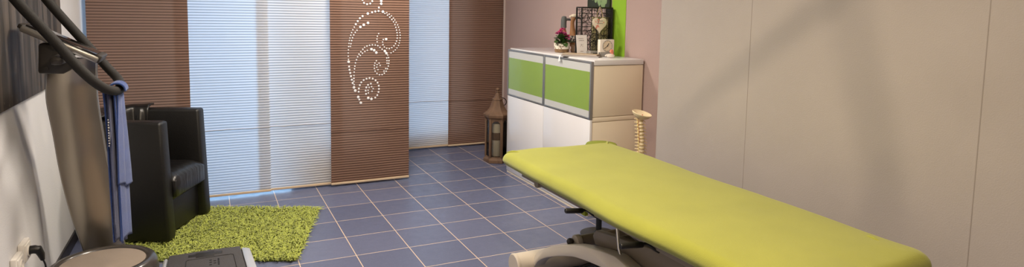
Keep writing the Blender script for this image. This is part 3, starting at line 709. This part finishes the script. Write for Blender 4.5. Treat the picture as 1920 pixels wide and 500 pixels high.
MB().add(*(lambda P: ([q for p in P for q in ((p[0], -.006+p[2], p[1]), (p[0], .007+p[2], p[1]))], [(2*i, 2*i+1, 2*i+3, 2*i+2) for i in range(len(P)-1)]))([(.06, .003, 0.01), (0, .006, -.004), (-.008, 0, -.006), (-.011, -.028, -.012), (-.012, -.038, -.014)])).build('ribbon_loop', M['ribbon'], t, fix=False)
# potted kalanchoe
t = thing('flower_pot', 'speckled white pot with pink flowers on the cabinet', 'potted plant', (2.71, 4.60, ZT))
MB().lathe([(.054, 0), (.060, .003), (.062, .026), (.064, .030)], 28).build('pot_base', M['potb'], t)
MB().lathe([(.0635, .029), (.066, .034), (.068, .074), (.066, .078), (.060, .078), (.058, .066), (0.001, .066)], 28).build('pot', M['pot'], t)
MB().lathe([(.0, .060), (.058, .064), (.056, .069), (0.001, .071)], 20).build('soil', M['soil'], t)
rng = random.Random(5); lf = MB(); fl = MB(); sm_ = MB()
def leafshape(mb, base, d, L, w, droop):
    side = Vector((-d.y, d.x, 0)).normalized(); vs, fs = [], []
    for k in range(6):
        f = k/5; c = base+d*L*f+Vector((0, 0, -droop*f*f)); ww = w*math.sin(PI*min(.98, f*.92+.05))**.7
        vs += [c-side*ww+Vector((0, 0, .004*math.sin(PI*f))), c+Vector((0, 0, -.004)), c+side*ww+Vector((0, 0, .004*math.sin(PI*f)))]
    for k in range(5):
        for q in range(2): fs.append((3*k+q, 3*k+q+1, 3*k+q+4, 3*k+q+3))
    mb.add(vs, fs)
for k in range(34):
    a = rng.uniform(0, 2*PI); el = rng.uniform(.15, 1.2)
    leafshape(lf, Vector((.02*math.cos(a), .02*math.sin(a), .07+rng.uniform(0, .05))), Vector((math.cos(a)*math.cos(el), math.sin(a)*math.cos(el), math.sin(el))), rng.uniform(.05, .085), rng.uniform(.015, .026), .02)
leafshape(lf, Vector((-.02, -.02, .09)), Vector((-.9, -.35, .3)), .085, .034, .03); leafshape(lf, Vector((-.01, -.03, .085)), Vector((-.1, -.95, .1)), .075, .03, .04)
leafshape(lf, Vector((-.01, -.02, .10)), Vector((-.6, -.3, .65)), .085, .03, .02)
for k in range(9):
    a = rng.uniform(0, 2*PI); q = Vector((.050*math.cos(a)*rng.random()-.005, .05*math.sin(a)*rng.random(), .165+rng.uniform(-.02, .035)))
    if k == 7: q = Vector((.032, -.03, .135))
    if k == 8: q = Vector((.028, -.035, .115))
    sm_.tube([(q.x*.3, q.y*.3, .07), (q.x*.7, q.y*.7, .12), q], .002, 6)
    for j in range(9):
        b = rng.uniform(0, 2*PI); c = q+Vector((rng.uniform(-.018, .018), rng.uniform(-.018, .018), rng.uniform(-.008, .012)))
        for s4 in range(4):
            aa = b+s4*PI/2; leafshape(fl, c, Vector((math.cos(aa), math.sin(aa), .35)), .011, .0045, .001)
lf.build('foliage', M['leaf'], t, fix=False, ang=180); fl.build('blossom', M['petal'], t, fix=False, ang=180); sm_.build('stem', M['leaf'], t)
# wooden ducks
def skin(name, verts, edges, m, parent, sub=2):
    me = bpy.data.meshes.new(name); me.from_pydata([v[:3] for v in verts], edges, []); o = bpy.data.objects.new(name, me); COL.objects.link(o); o.parent = parent
    md = o.modifiers.new('s', 'SKIN'); 
    for i, v in enumerate(verts): me.skin_vertices[0].data[i].radius = (v[3], v[4] if len(v) > 4 else v[3])
    me.skin_vertices[0].data[0].use_root = True
    o.modifiers.new('d', 'SUBSURF').levels = sub; o.modifiers['d'].render_levels = sub
    me.materials.append(m)
    for p in me.polygons: p.use_smooth = True
    md.use_smooth_shade = True; return o
def duck(x, y, h, rz, label, cap, stripe):
    t = thing('wooden_duck', label, 'figurine', (x, y, ZT), rz); k = h/.31
    B = [(0, 0, .035, .030), (0.004, 0, .075, .042, .038), (.006, 0, .120, .040, .036), (.002, 0, .165, .026), (-.002, 0, .205, .019), (-.004, 0, .245, .017), (.004, 0, .272, .021), (.014, 0, .284, .019)]
    skin('body', [(a*k, b*k, c*k, *[r*k for r in q]) for a, b, c, *q in B], [(i, i+1) for i in range(len(B)-1)], M['dwood'], t)
    bl = MB().ball((.036*k, 0, .280*k), .020*k, (1.3, .85, .55)).ball((.056*k, 0, .275*k), .015*k, (1.1, 1.1, .45)); bl.build('bill', M['dbill'], t)
    for s in (-1, 1): MB().ball((.018*k, s*.020*k, .012*k), .02*k, (1.5, .85, .6)).tube([(0.005*k, s*.014*k, .05*k), (.008*k, s*.018*k, .012*k)], .007*k, 8).build('foot', M['dwood'], t)
    if cap == 'hood':
        MB().lathe([(.024*k, .205*k), (.023*k, .25*k), (.027*k, .282*k), (.020*k, .305*k), (.002, .310*k)], 18).build('grey_hood', M['dcap'], t)
        MB().box((-.026*k, -.02*k, .15*k), (-.010*k, .02*k, .28*k), bev=.006).build('scarf_tail', M['dcap'], t)
    else:
        MB().ball((.008*k, 0, .295*k), .024*k, (1.15, .95, .62)).ball((-.02*k, 0, .288*k), .011*k).build('white_bandana', M['dwhite'], t)
        MB().lathe([(.0385*k, .075*k), (.046*k, .08*k), (.0465*k, .128*k), (.040*k, .133*k)], 22, c=(.005*k, 0, 0)).build('striped_jumper', M['dstripe'], t)
    return t
duck(2.825, 4.77, .305, math.radians(-40), 'wooden duck figurine with a grey hood, behind the pink flowers', 'hood', 0)
duck(2.842, 4.650, .325, math.radians(-20), 'wooden duck figurine with a white bandana, between flowers and wire basket', 'band', 1)
t = thing('wooden_box', 'small dark wooden box with a pale front behind the flower pot', 'box', (2.802, 4.545, ZT))
MB().box((-.026, -.016, 0), (.026, .016, .068), bev=.003).build('box_body', M['lwood'], t); MB().box((-.012, -.0175, .012), (.022, -.0155, .056), bev=.001).build('front_plate', M['matgrey'], t)

# plant print above
t = thing('leaf_picture', 'picture of pale green leaves above the wire basket on the mauve wall', 'picture', (XM, 4.43, 1.545))
MB().box((-.022, -.165, 0), (-.001, .165, .46), bev=.002).build('canvas', M['plantbg'], t)
lp = MB(); rng = random.Random(11)
for k in range(34):
    y, z = rng.uniform(-.13, .13), rng.uniform(.02, .42); a = rng.uniform(.2, 2.9); L = rng.uniform(.05, .09); w = rng.uniform(.014, .026)
    d = (math.cos(a), math.sin(a)); vs = []
    for i in range(16):
        b = 2*PI*i/16; u = L*.5*math.cos(b); v = w*math.sin(b)*(1-.3*math.cos(b))
        vs.append((-.0228-.00004*k, max(-.163, min(.163, y+u*d[0]-v*d[1])), max(.003, min(.457, z+u*d[1]+v*d[0]))))
    lp.add(vs, [tuple(range(16))])
lp.build('printed_leaves', M['plantleaf'], t, smooth=False, fix=False)

# ------------------------------------------------------------------ lantern with candle
t = thing('floor_lantern', 'brown wooden hexagonal lantern standing at the cabinet end', 'lantern', (2.575, 5.60, 0)); HX = 6
MB().lathe([(.128, 0), (.132, .006), (.132, .030), (.122, .042), (.118, .055), (.118, .060)], HX, rot=PI/6).build('lantern_base', M['lwood'], t, ang=25)
for k in range(6):
    a = PI/6+k*PI/3; x, y = .108*math.cos(a), .108*math.sin(a)
    MB().box((-.012, -.012, .058), (.012, .012, .448), bev=.003, M4=Matrix.Translation((x, y, 0)) @ Matrix.Rotation(a, 4, 'Z')).build('post', M['lwood'], t)
for k in range(6):
    a = k*PI/3+PI/3; R = .108*math.cos(PI/6)
    T = Matrix.Rotation(a, 4, 'Z') @ Matrix.Translation((R, 0, 0))
    MB().box((-.0015, -.044, .060), (.0015, .044, .446), M4=T).build('pane', M['lglass'], t, smooth=False)
    s = MB(); hw = .045          # arched head rail
    P = [(-hw, .452), (-hw, .385)]+[(-hw+2*hw*i/8, .385+.042*math.sin(PI*i/8)) for i in range(1, 8)]+[(hw, .385), (hw, .452)]
    s.prism(P, 'x', -.006, .006, M4=T); s.build('arched_rail', M['lwood'], t)
MB().lathe([(.118, .446), (.134, .450), (.138, .462), (.138, .478), (.130, .490), (.112, .500), (.088, .525), (.068, .560), (.056, .600), (.050, .618), (.056, .622), (.054, .630), (.040, .636), (.028, .660), (.016, .690), (.012, .700)], HX, rot=PI/6).build('roof', M['lwood'], t, ang=25)
MB().ball((0, 0, .722), .019).lathe([(.012, .695), (.02, .700), (.014, .708)], 16).build('finial', M['lwood'], t)
MB().tube([(.012+.052*math.cos(a)*.9+.03, -.02+.01*math.sin(a), .618+.038*math.sin(a)-.018) for a in [2*PI*i/24 for i in range(24)]], .0045, 8, closed=True).build('ring_handle', M['iron'], t)
t = thing('pillar_candle', 'ivory pillar candle with a brown band inside the lantern', 'candle', (2.568, 5.59, .0605))
MB().lathe([(.044, 0), (.046, .003), (.046, .318), (.043, .325), (.030, .320), (.001, .318)], 28).build('wax_body', M['wax'], t)
MB().lathe([(.0465, .16), (.0485, .163), (.0485, .232), (.0465, .235)], 28).build('raffia_band', M['raffia'], t)
MB().tube([(0, 0, .318), (.001, 0, .332)], .0018, 6).build('wick', M['black'], t)

# ------------------------------------------------------------------ spine model
t = thing('spine_model', 'ivory model of a human spine standing at the cabinet end', 'anatomical model', (2.73, 3.50, 0))
MB().lathe([(.11, 0), (.112, .008), (.105, .018), (.02, .022), (.012, .03)], 32).build('stand_base', M['cabs'], t)
def spine_xy(f):   # f 0 at the sacrum, 1 at the skull base; S curve in y
    return (.004*math.sin(f*5), .013*math.sin(f*2*PI*1.05+.3)+.01, .20+.575*f)
MB().tube([(0, .01, .02)]+[spine_xy(k/20) for k in range(21)], .004, 8).build('flexible_rod', M['chrome'], t)
def vertebra(f, s):
    c = Vector(spine_xy(f)); d = (Vector(spine_xy(f+.01))-Vector(spine_xy(f-.01))).normalized()
    rot = Vector((0, 0, 1)).rotation_difference(d).to_matrix().to_4x4()
    T = Matrix.Translation(c) @ rot @ Matrix.Scale(s, 4)
    b = MB(); b.lathe([(.016, -.0085), (.0195, -.0075), (.0165, -.002), (.0165, .003), (.0195, .0075), (.016, .0085)], 16, M4=T)
    for q in (-1, 1):
        b.tube([(q*.012, .012, .002), (q*.022, .018, .003), (q*.036, .022, .006)], [.006, .005, .0035], 8, M4=T)
        b.tube([(q*.010, .012, 0), (q*.010, .024, .006), (q*.012, .024, .014)], [.005, .005, .004], 8, M4=T)
        b.tube([(q*.010, .014, 0), (q*.011, .026, -.006), (q*.012, .024, -.012)], [.005, .005, .004], 8, M4=T)
    b.tube([(0, .020, 0), (.006, .034, -.006), (.010, .055, -.016)], [.0065, .005, .0035], 8, M4=T)
    o = b.build('vertebra', M['bone'], t)
    d_ = MB().lathe([(.0155, .0085), (.0185, .0105), (.0185, .0115), (.0155, .0135)], 16, M4=T); d_.build('spinal_disc', M['bone2'], t)
NV = 24
for i in range(NV):
    f = (i+.6)/NV; vertebra(f, 1.38-.46*f if f < .8 else 1.0)
for q in (-1, 1):
    nv_ = MB()
    for i in range(NV):
        f = (i+.3)/NV; c = spine_xy(f); nv_.tube([(c[0]+q*.008, c[1]+.014, c[2]), (c[0]+q*.028, c[1]-.002, c[2]-.006), (c[0]+q*.034, c[1]-.014, c[2]-.016)], .0022, 6)
    nv_.build('nerve_roots', M['nerve'], t)
MB().tube([(spine_xy(.7+.3*k/8)[0]-.022+.004*math.sin(k*2), spine_xy(.7+.3*k/8)[1]-.004, spine_xy(.7+.3*k/8)[2]) for k in range(9)], .0014, 6).build('vertebral_artery', M['red'], t)
TP = Matrix.Translation((0, .012, .795)) @ Matrix.Rotation(math.radians(14), 4, 'X') @ Matrix.Rotation(math.radians(9), 4, 'Y') @ Matrix.Diagonal((1.05, .92, 1, 1))
pl = MB().lathe([(.006, -.026), (.03, -.024), (.052, -.012), (.066, .004), (.071, .014), (.068, .017), (.052, .010), (.03, .002), (.010, .000), (.001, .001)], 36, M4=TP); pl.build('skull_base', M['bone'], t)
MB().ball((0, -.01, .004), .0045, M4=TP).build('foramen_mark', M['red'], t)
MB().prism([(-.045, .20), (.045, .20), (.02, .11), (0, .095), (-.02, .11)], 'y', .0, .022, bev=.006).build('sacrum', M['bone'], t)

# ------------------------------------------------------------------ stool behind the table
t = thing('round_stool', 'olive green round stool seat between the table and the cabinet', 'stool', (2.372, 3.47, 0))
MB().lathe([(.085, .560), (.106, .566), (.112, .585), (.110, .612), (.100, .628), (.07, .634), (.001, .636)], 36).build('stool_seat', M['olive'], t)
MB().lathe([(.020, .014), (.020, .34), (.014, .342), (.014, .565)], 18).build('gas_column', M['darkfoot'], t)
MB().lathe([(.125, 0), (.126, .006), (.110, .012), (.030, .020), (.022, .03)], 32).build('pedestal_base', M['darkfoot'], t)

# ------------------------------------------------------------------ treatment table
t = thing('treatment_table', 'massage table in a lime fitted sheet beside the cream wall', 'massage table', (1.91, 2.25, 0))
ivm = Matrix.Translation((-1.91, -2.25, 0))
TX0, TX1, TY0, TY1, TZ0, TZ1 = 1.506, 2.272, 1.240, 3.235, .622, .704
# mattress with the fitted sheet: rounded slab, soft sides, slight crown and tucks
bm = bmesh.new(); NX, NY = 28, 60; rc, re = .048, .044
def rrect(inset, n=10):
    P = []; r = max(.01, rc-inset*.6)
    x0, x1, y0, y1 = TX0+inset, TX1-inset, TY0+inset, TY1-inset
    for (cx, cy, a0) in ((x1-r, y1-r, 0), (x0+r, y1-r, PI/2), (x0+r, y0+r, PI), (x1-r, y0+r, 1.5*PI)):
        for k in range(n+1): a = a0+k/n*PI/2; P.append((cx+r*math.cos(a), cy+r*math.sin(a)))
    out = []; N = len(P)
    for i in range(N):
        a, b = Vector(P[i]), Vector(P[(i+1) % N]); d = (b-a).length; m_ = max(1, int(d/.05))
        for k in range(m_): out.append(tuple(a+(b-a)*k/m_))
    return out
base_loop = rrect(0); NL = len(base_loop); rings = []
cxm, cym = (TX0+TX1)/2, (TY0+TY1)/2
def ringpts(ins, z, jit=0.):
    L = []
    for i, (x, y) in enumerate(base_loop):
        # move towards the middle by ins, along the shrinking box
        sx = (TX1-TX0)/2; sy = (TY1-TY0)/2
        L.append((cxm+(x-cxm)*(sx-ins)/sx, cym+(y-cym)*(sy-ins)/sy, z))
    return L
prof = [(.075, TZ0-.004), (.040, TZ0-.002), (.018, TZ0+.006), (.006, TZ0+.018), (.0, TZ0+.032)]
prof += [(re-re*math.cos(a), TZ1-re*1.1+re*1.1*math.sin(a)) for a in [0.15, .45, .75, 1.05, 1.3, PI/2]]
prof += [(.09, TZ1+.003), (.14, TZ1+.005), (.20, TZ1+.006), (.27, TZ1+.007), (.34, TZ1+.0075)]
vs, fs = [], []
for ins, z in prof: vs += ringpts(ins, z)
for r in range(len(prof)-1):
    for i in range(NL): q = (i+1) % NL; fs.append((r*NL+i, r*NL+q, (r+1)*NL+q, (r+1)*NL+i))
fs.append(tuple((len(prof)-1)*NL+i for i in range(NL))); fs.append(tuple(range(NL))[::-1])
def soften(p):
    x, y, z = p
    k = max(0, min(1, (z-TZ0)/.1))
    n = noise.noise(Vector((x*3.1, y*2.3, z*4)))*.006+noise.noise(Vector((x*9, y*7, z*9)))*.0022
    side = 1-min(1, abs(x-cxm)/.33) if z > TZ1-.02 else 0
    # diagonal drag of the jersey near the corners
    dr = .004*math.sin((x*.7+y)*16)*math.exp(-((min(abs(y-TY0), abs(y-TY1)))/.12)**2)
    # slack: the sheet hollows a little along the near long edge
    if x < cxm: x -= .026*math.exp(-((y-2.08)/.26)**2)*max(0, min(1, (TZ1+.01-z)/.05))
    x2 = x+(n*.9+.005*math.sin(y*4.2))*(1-k*.7) if x < cxm else x+n*.5
    return (x2, y+dr*.6, z+n*k+dr*k)
ms = MB().add([soften(p) for p in vs], fs, M4=ivm)
mo = ms.build('fitted_sheet', M['sheet'], t, ang=180)
for (x, y, a) in ((TX0+.05, TY1-.05, 2.4), (TX1-.035, TY1-.03, .9), (TX1-.085, TY0+.17, -1.75)):
    d = Vector((math.cos(a), math.sin(a), 0))
    P = [Vector((x, y, TZ1-.0035))-d*.07+d*.1*k/6+Vector((0, 0, .008*math.sin(PI*k/6)-.004)) for k in range(7)]
    MB().tube(P, [.001, .004, .0065, .008, .007, .004, .001], 8, M4=ivm).build('sheet_tuck', M['sheet'], t)
# under-frame
fr = MB()
for x in (1.605, 2.205): fr.box((x-.004, TY0+.08, .566), (x+.026, TY1-.10, .624), bev=.004, M4=ivm)
for y in (TY0+.07, 2.0, 2.62, TY1-.13): fr.box((1.62, y-.02, .590), (2.19, y+.02, .620), bev=.004, M4=ivm)
fr.build('bed_frame', M['taupe'], t)
MB().lathe([(.022, 0), (.024, .004), (.024, .06), (.02, .065)], 20, M4=ivm @ Matrix.Translation((1.585, 2.93, .580)) @ Matrix.Rotation(PI/2, 4, 'Y')).build('frame_end_cap', M['taupe'], t)
# the two transverse floor tubes, with caps
for y in (3.085, 1.42):
    b = MB(); b.lathe([(.0665, 0), (.0665, .70)], 36, M4=ivm @ Matrix.Translation((1.555, y, .0675)) @ Matrix.Rotation(PI/2, 4, 'Y'))
    ft = b.build('foot_tube', M['beige'], t)
    for x0, sg in ((1.556, -1), (2.254, 1)):
        c = MB().lathe([(.066, 0), (.068, .004), (.068, .016), (.062, .022), (.001, .023)], 36, M4=ivm @ Matrix.Translation((x0, y, .0675)) @ Matrix.Rotation(sg*PI/2, 4, 'Y')); c.build('tube_cap', M['beige'], ft)
# arched base beams from one foot tube to the other
up_ = catmull([(3.035, .085), (2.994, .160), (2.90, .222), (2.789, .276), (2.66, .325), (2.529, .364), (2.30, .412), (2.10, .430)], 5)
up_ = [(p.x, p.y) for p in up_]
lo_ = [(p.x, p.y) for p in catmull([(3.01, .075), (2.973, .118), (2.90, .165), (2.786, .217), (2.68, .258), (2.575, .290), (2.385, .322), (2.20, .338)], 5)]
def mirror(P): return [(2*2.2525-a, b) for a, b in P][::-1]
OUT = [q for q in up_ if q[0] >= 2.2525]; INN = [q for q in lo_ if q[0] >= 2.2525]
poly = OUT+mirror(OUT)+(INN+mirror(INN))[::-1]
for xa, xb in ((1.63, 1.70), (2.11, 2.18)):
    MB().prism(poly, 'x', xa, xb, bev=.006, M4=ivm).build('arched_beam', M['beige'], t)
# lifting linkage
MB().tube([(1.735, 2.70, .318), (2.09, 2.70, .318)], .030, 20, M4=ivm).build('pivot_tube', M['taupe'], t)
for x in (1.705, 2.09):
    b = MB(); b.lathe([(.034, 0), (.036, .003), (.036, .027), (.034, .03)], 24, M4=ivm @ Matrix.Translation((x-.005, 2.70, .318)) @ Matrix.Rotation(PI/2, 4, 'Y'))
    b.prism([(2.66, .28), (2.75, .25), (2.735, .33), (2.668, .33)], 'x', x, x+.022, M4=ivm); b.build('pivot_bracket', M['beige'], t)
MB().ball((1.680, 2.715, .318), .018, (1.1, 1, 1), M4=ivm).build('pivot_knob', M['gunm'], t)
for x in (1.76, 2.03):
    lb = MB().prism([(2.53, .435), (2.555, .40), (2.53, .362), (1.45, .46), (1.42, .56), (1.48, .586)], 'x', x-.05, x-.01, bev=.006, M4=ivm); lb.build('lift_beam', M['taupe'], t)
    lb = MB().prism([(2.62, .535), (2.66, .50), (1.52, .27), (1.44, .22), (1.42, .28), (1.5, .335)], 'x', x+.045, x+.075, bev=.006, M4=ivm); lb.build('lift_arm', M['taupe'], t)
MB().tube([(1.80, 2.45, .40), (2.03, 2.45, .40)], .018, 14, M4=ivm).build('cross_rod', M['taupe'], t)
mt = MB().lathe([(.036, 0), (.04, .005), (.04, .30), (.022, .31), (.022, .52)], 22, M4=ivm @ Matrix.Translation((1.895, 2.60, .30)) @ Matrix.Rotation(math.radians(98), 4, 'X')); mt.build('lift_motor', M['taupe'], t)
MB().box((1.86, 2.50, .20), (1.95, 2.78, .29), bev=.01, M4=ivm).build('motor_housing', M['gunm'], t)
MB().tube([(1.68, 2.31, .535), (1.672, 2.28, .44), (1.676, 2.245, .36)], .007, 10, M4=ivm).build('link_rod', M['chrome'], t)
MB().tube(catmull([(1.72, 2.60, .16), (1.69, 2.63, .20), (1.76, 2.60, .225), (1.80, 2.55, .16), (1.82, 2.52, .06), (1.86, 2.5, .012)], 5), .009, 8, M4=ivm).build('motor_cable', M['black'], t)
# release levers
for (y, x0, x1, z) in ((2.40, 1.455, 1.548, .602), (1.95, 1.437, 1.547, .600)):
    g = MB().tube([(x0, y, z+.004), (x0+.004, y, z+.004), (x1-.004, y, z-.006), (x1, y, z-.006)], [.010, .0122, .0122, .010], 16, M4=ivm).build('release_lever', M['black'], t)
    MB().tube(catmull([(x1-.01, y, z-.006), (x1+.02, y-.002, z-.006), (x1+.05, y-.01, z-.03), (1.62, y-.012, z-.045)], 4), .006, 10, M4=ivm).build('lever_rod', M['black'], g)
# bracket and tag under the frame
MB().box((1.70, 2.26, .52), (1.73, 2.36, .60), bev=.004, M4=ivm).build('frame_bracket', M['taupe'], t)
MB().box((1.645, 2.53, .515), (1.665, 2.57, .537), bev=.003, M4=ivm).build('lock_tag', M['yellow'], t)
b = MB()
b.lathe([(.02, 0), (.02, .62)], 20, M4=ivm @ Matrix.Translation((1.62, TY0+.022, .602)) @ Matrix.Rotation(PI/2, 4, 'Y')); b.build('end_rail', M['cabs'], t)

# ------------------------------------------------------------------ unseen lamps above the frame, and straps added to cast shadow
WARM, SOFT = (1., .80, .56), (1., .89, .76)
LAMPS = [(.95, 1.55, .18, 36, WARM, 'round warm ceiling lamp over the near half of the room beside the added straps'),
         (.70, 3.35, .60, 56, SOFT, 'round ceiling lamp over the open floor before the green rug'),
         (1.45, 4.75, .40, 38, SOFT, 'round ceiling lamp nearest the cabinet and far curtains'),
         (.35, .25, .30, 28, WARM, 'round ceiling lamp over the open end of the room behind the table')]
def area(name, loc, size, power, col):
    d = bpy.data.lights.new(name, 'AREA'); d.shape = 'DISK'; d.size = size; d.energy = power; d.color = col
    o = bpy.data.objects.new(name, d); COL.objects.link(o); o.location = loc; return o
for x, y, sz, pw, cl, lab in LAMPS:
    t = thing('ceiling_lamp', lab, 'ceiling lamp', (x, y, HC))
    R = sz/2+.01
    MB().lathe([(R+.015, -.001), (R+.025, -.02), (R+.02, -.045), (R+.005, -.05), (R, -.02), (.001, -.015)], 40).build('lamp_housing', M['lampw'], t)
    MB().lathe([(.0, -.040), (R-.003, -.042), (R-.005, -.05), (.001, -.052)], 40).build('lamp_diffuser', M['bulb'], t)
    area('lamp_light', (x, y, HC-.056), sz, pw, cl)

# unseen straps, added under the lamp to cast shadow bands on the cream wall
J = Vector((1.62, 1.70, 2.19))
t = thing('shadow_straps', 'unseen black straps added above the table to cast shadow bands on the cream wall', 'shadow caster', (J.x, J.y, HC))
ivj = Matrix.Translation((-J.x, -J.y, -HC))
MB().box((J.x-.05, J.y-.03, HC-.012), (J.x+.05, J.y+.03, HC), bev=.003, M4=ivj).tube([(J.x, J.y, HC-.01), (J.x, J.y, HC-.05)], .008, 8, M4=ivj).build('ceiling_mount', M['alu'], t)
MB().tube([(J.x, J.y, HC-.04), J], .014, 8, M4=ivj).build('anchor_strap', M['strap'], t)
for E_ in ((1.72, 2.17, 1.82), (1.72, 1.60, 1.74)):
    s = MB().tube([J, (J+Vector(E_))/2, E_], .017, 8, M4=ivj).build('strap', M['strap'], t)
    MB().tube([(E_[0]-.06, E_[1], E_[2]-.015), (E_[0]+.06, E_[1], E_[2]-.015)], .016, 12, M4=ivj).build('hand_grip', M['grip'], s)

# ------------------------------------------------------------------ daylight
wd = bpy.data.worlds.new('sky'); SC.world = wd; wd.use_nodes = True
nt = wd.node_tree; bg = nt.nodes['Background']
tc = nt.nodes.new('ShaderNodeTexCoord'); sp = nt.nodes.new('ShaderNodeSeparateXYZ'); cr = nt.nodes.new('ShaderNodeValToRGB')
nt.links.new(tc.outputs['Generated'], sp.inputs[0]); nt.links.new(sp.outputs[2], cr.inputs[0]); nt.links.new(cr.outputs[0], bg.inputs[0])
cr.color_ramp.elements[0].position = 0.; cr.color_ramp.elements[0].color = (.50, .76, 1., 1)
cr.color_ramp.elements[1].position = .6; cr.color_ramp.elements[1].color = (.34, .60, 1., 1)
bg.inputs[1].default_value = 5.2

# ------------------------------------------------------------------ camera
F, YAW, PIT, ROLL, CYP, CH = 1174.796, .45347002, .0946858767, .0182796908, 127.227379, 1.52392573
f = Vector((math.sin(YAW)*math.cos(PIT), math.cos(YAW)*math.cos(PIT), -math.sin(PIT)))
r = Vector((math.cos(YAW), -math.sin(YAW), 0)); u = r.cross(f)
c_, s_ = math.cos(ROLL), math.sin(ROLL)
r, u = c_*r+s_*u, -s_*r+c_*u
cam = bpy.data.cameras.new('camera'); co = bpy.data.objects.new('camera', cam); COL.objects.link(co)
co.matrix_world = Matrix(((r.x, u.x, -f.x, 0), (r.y, u.y, -f.y, 0), (r.z, u.z, -f.z, CH), (0, 0, 0, 1)))
cam.sensor_fit = 'HORIZONTAL'; cam.sensor_width = 36.; cam.lens = F/1920*36; cam.shift_y = (CYP-250)/1920; cam.clip_start = .05
SC.camera = co
SC.view_settings.view_transform = 'Standard'; SC.view_settings.look = 'None'; SC.view_settings.gamma = 1.; SC.view_settings.use_curve_mapping = False
SC.view_settings.exposure = 0.
SC.cycles.use_denoising = True
SC.cycles.max_bounces = 10; SC.cycles.diffuse_bounces = 5; SC.cycles.transparent_max_bounces = 12; SC.cycles.caustics_refractive = False; SC.cycles.caustics_reflective = False
SC.cycles.sample_clamp_indirect = 8.
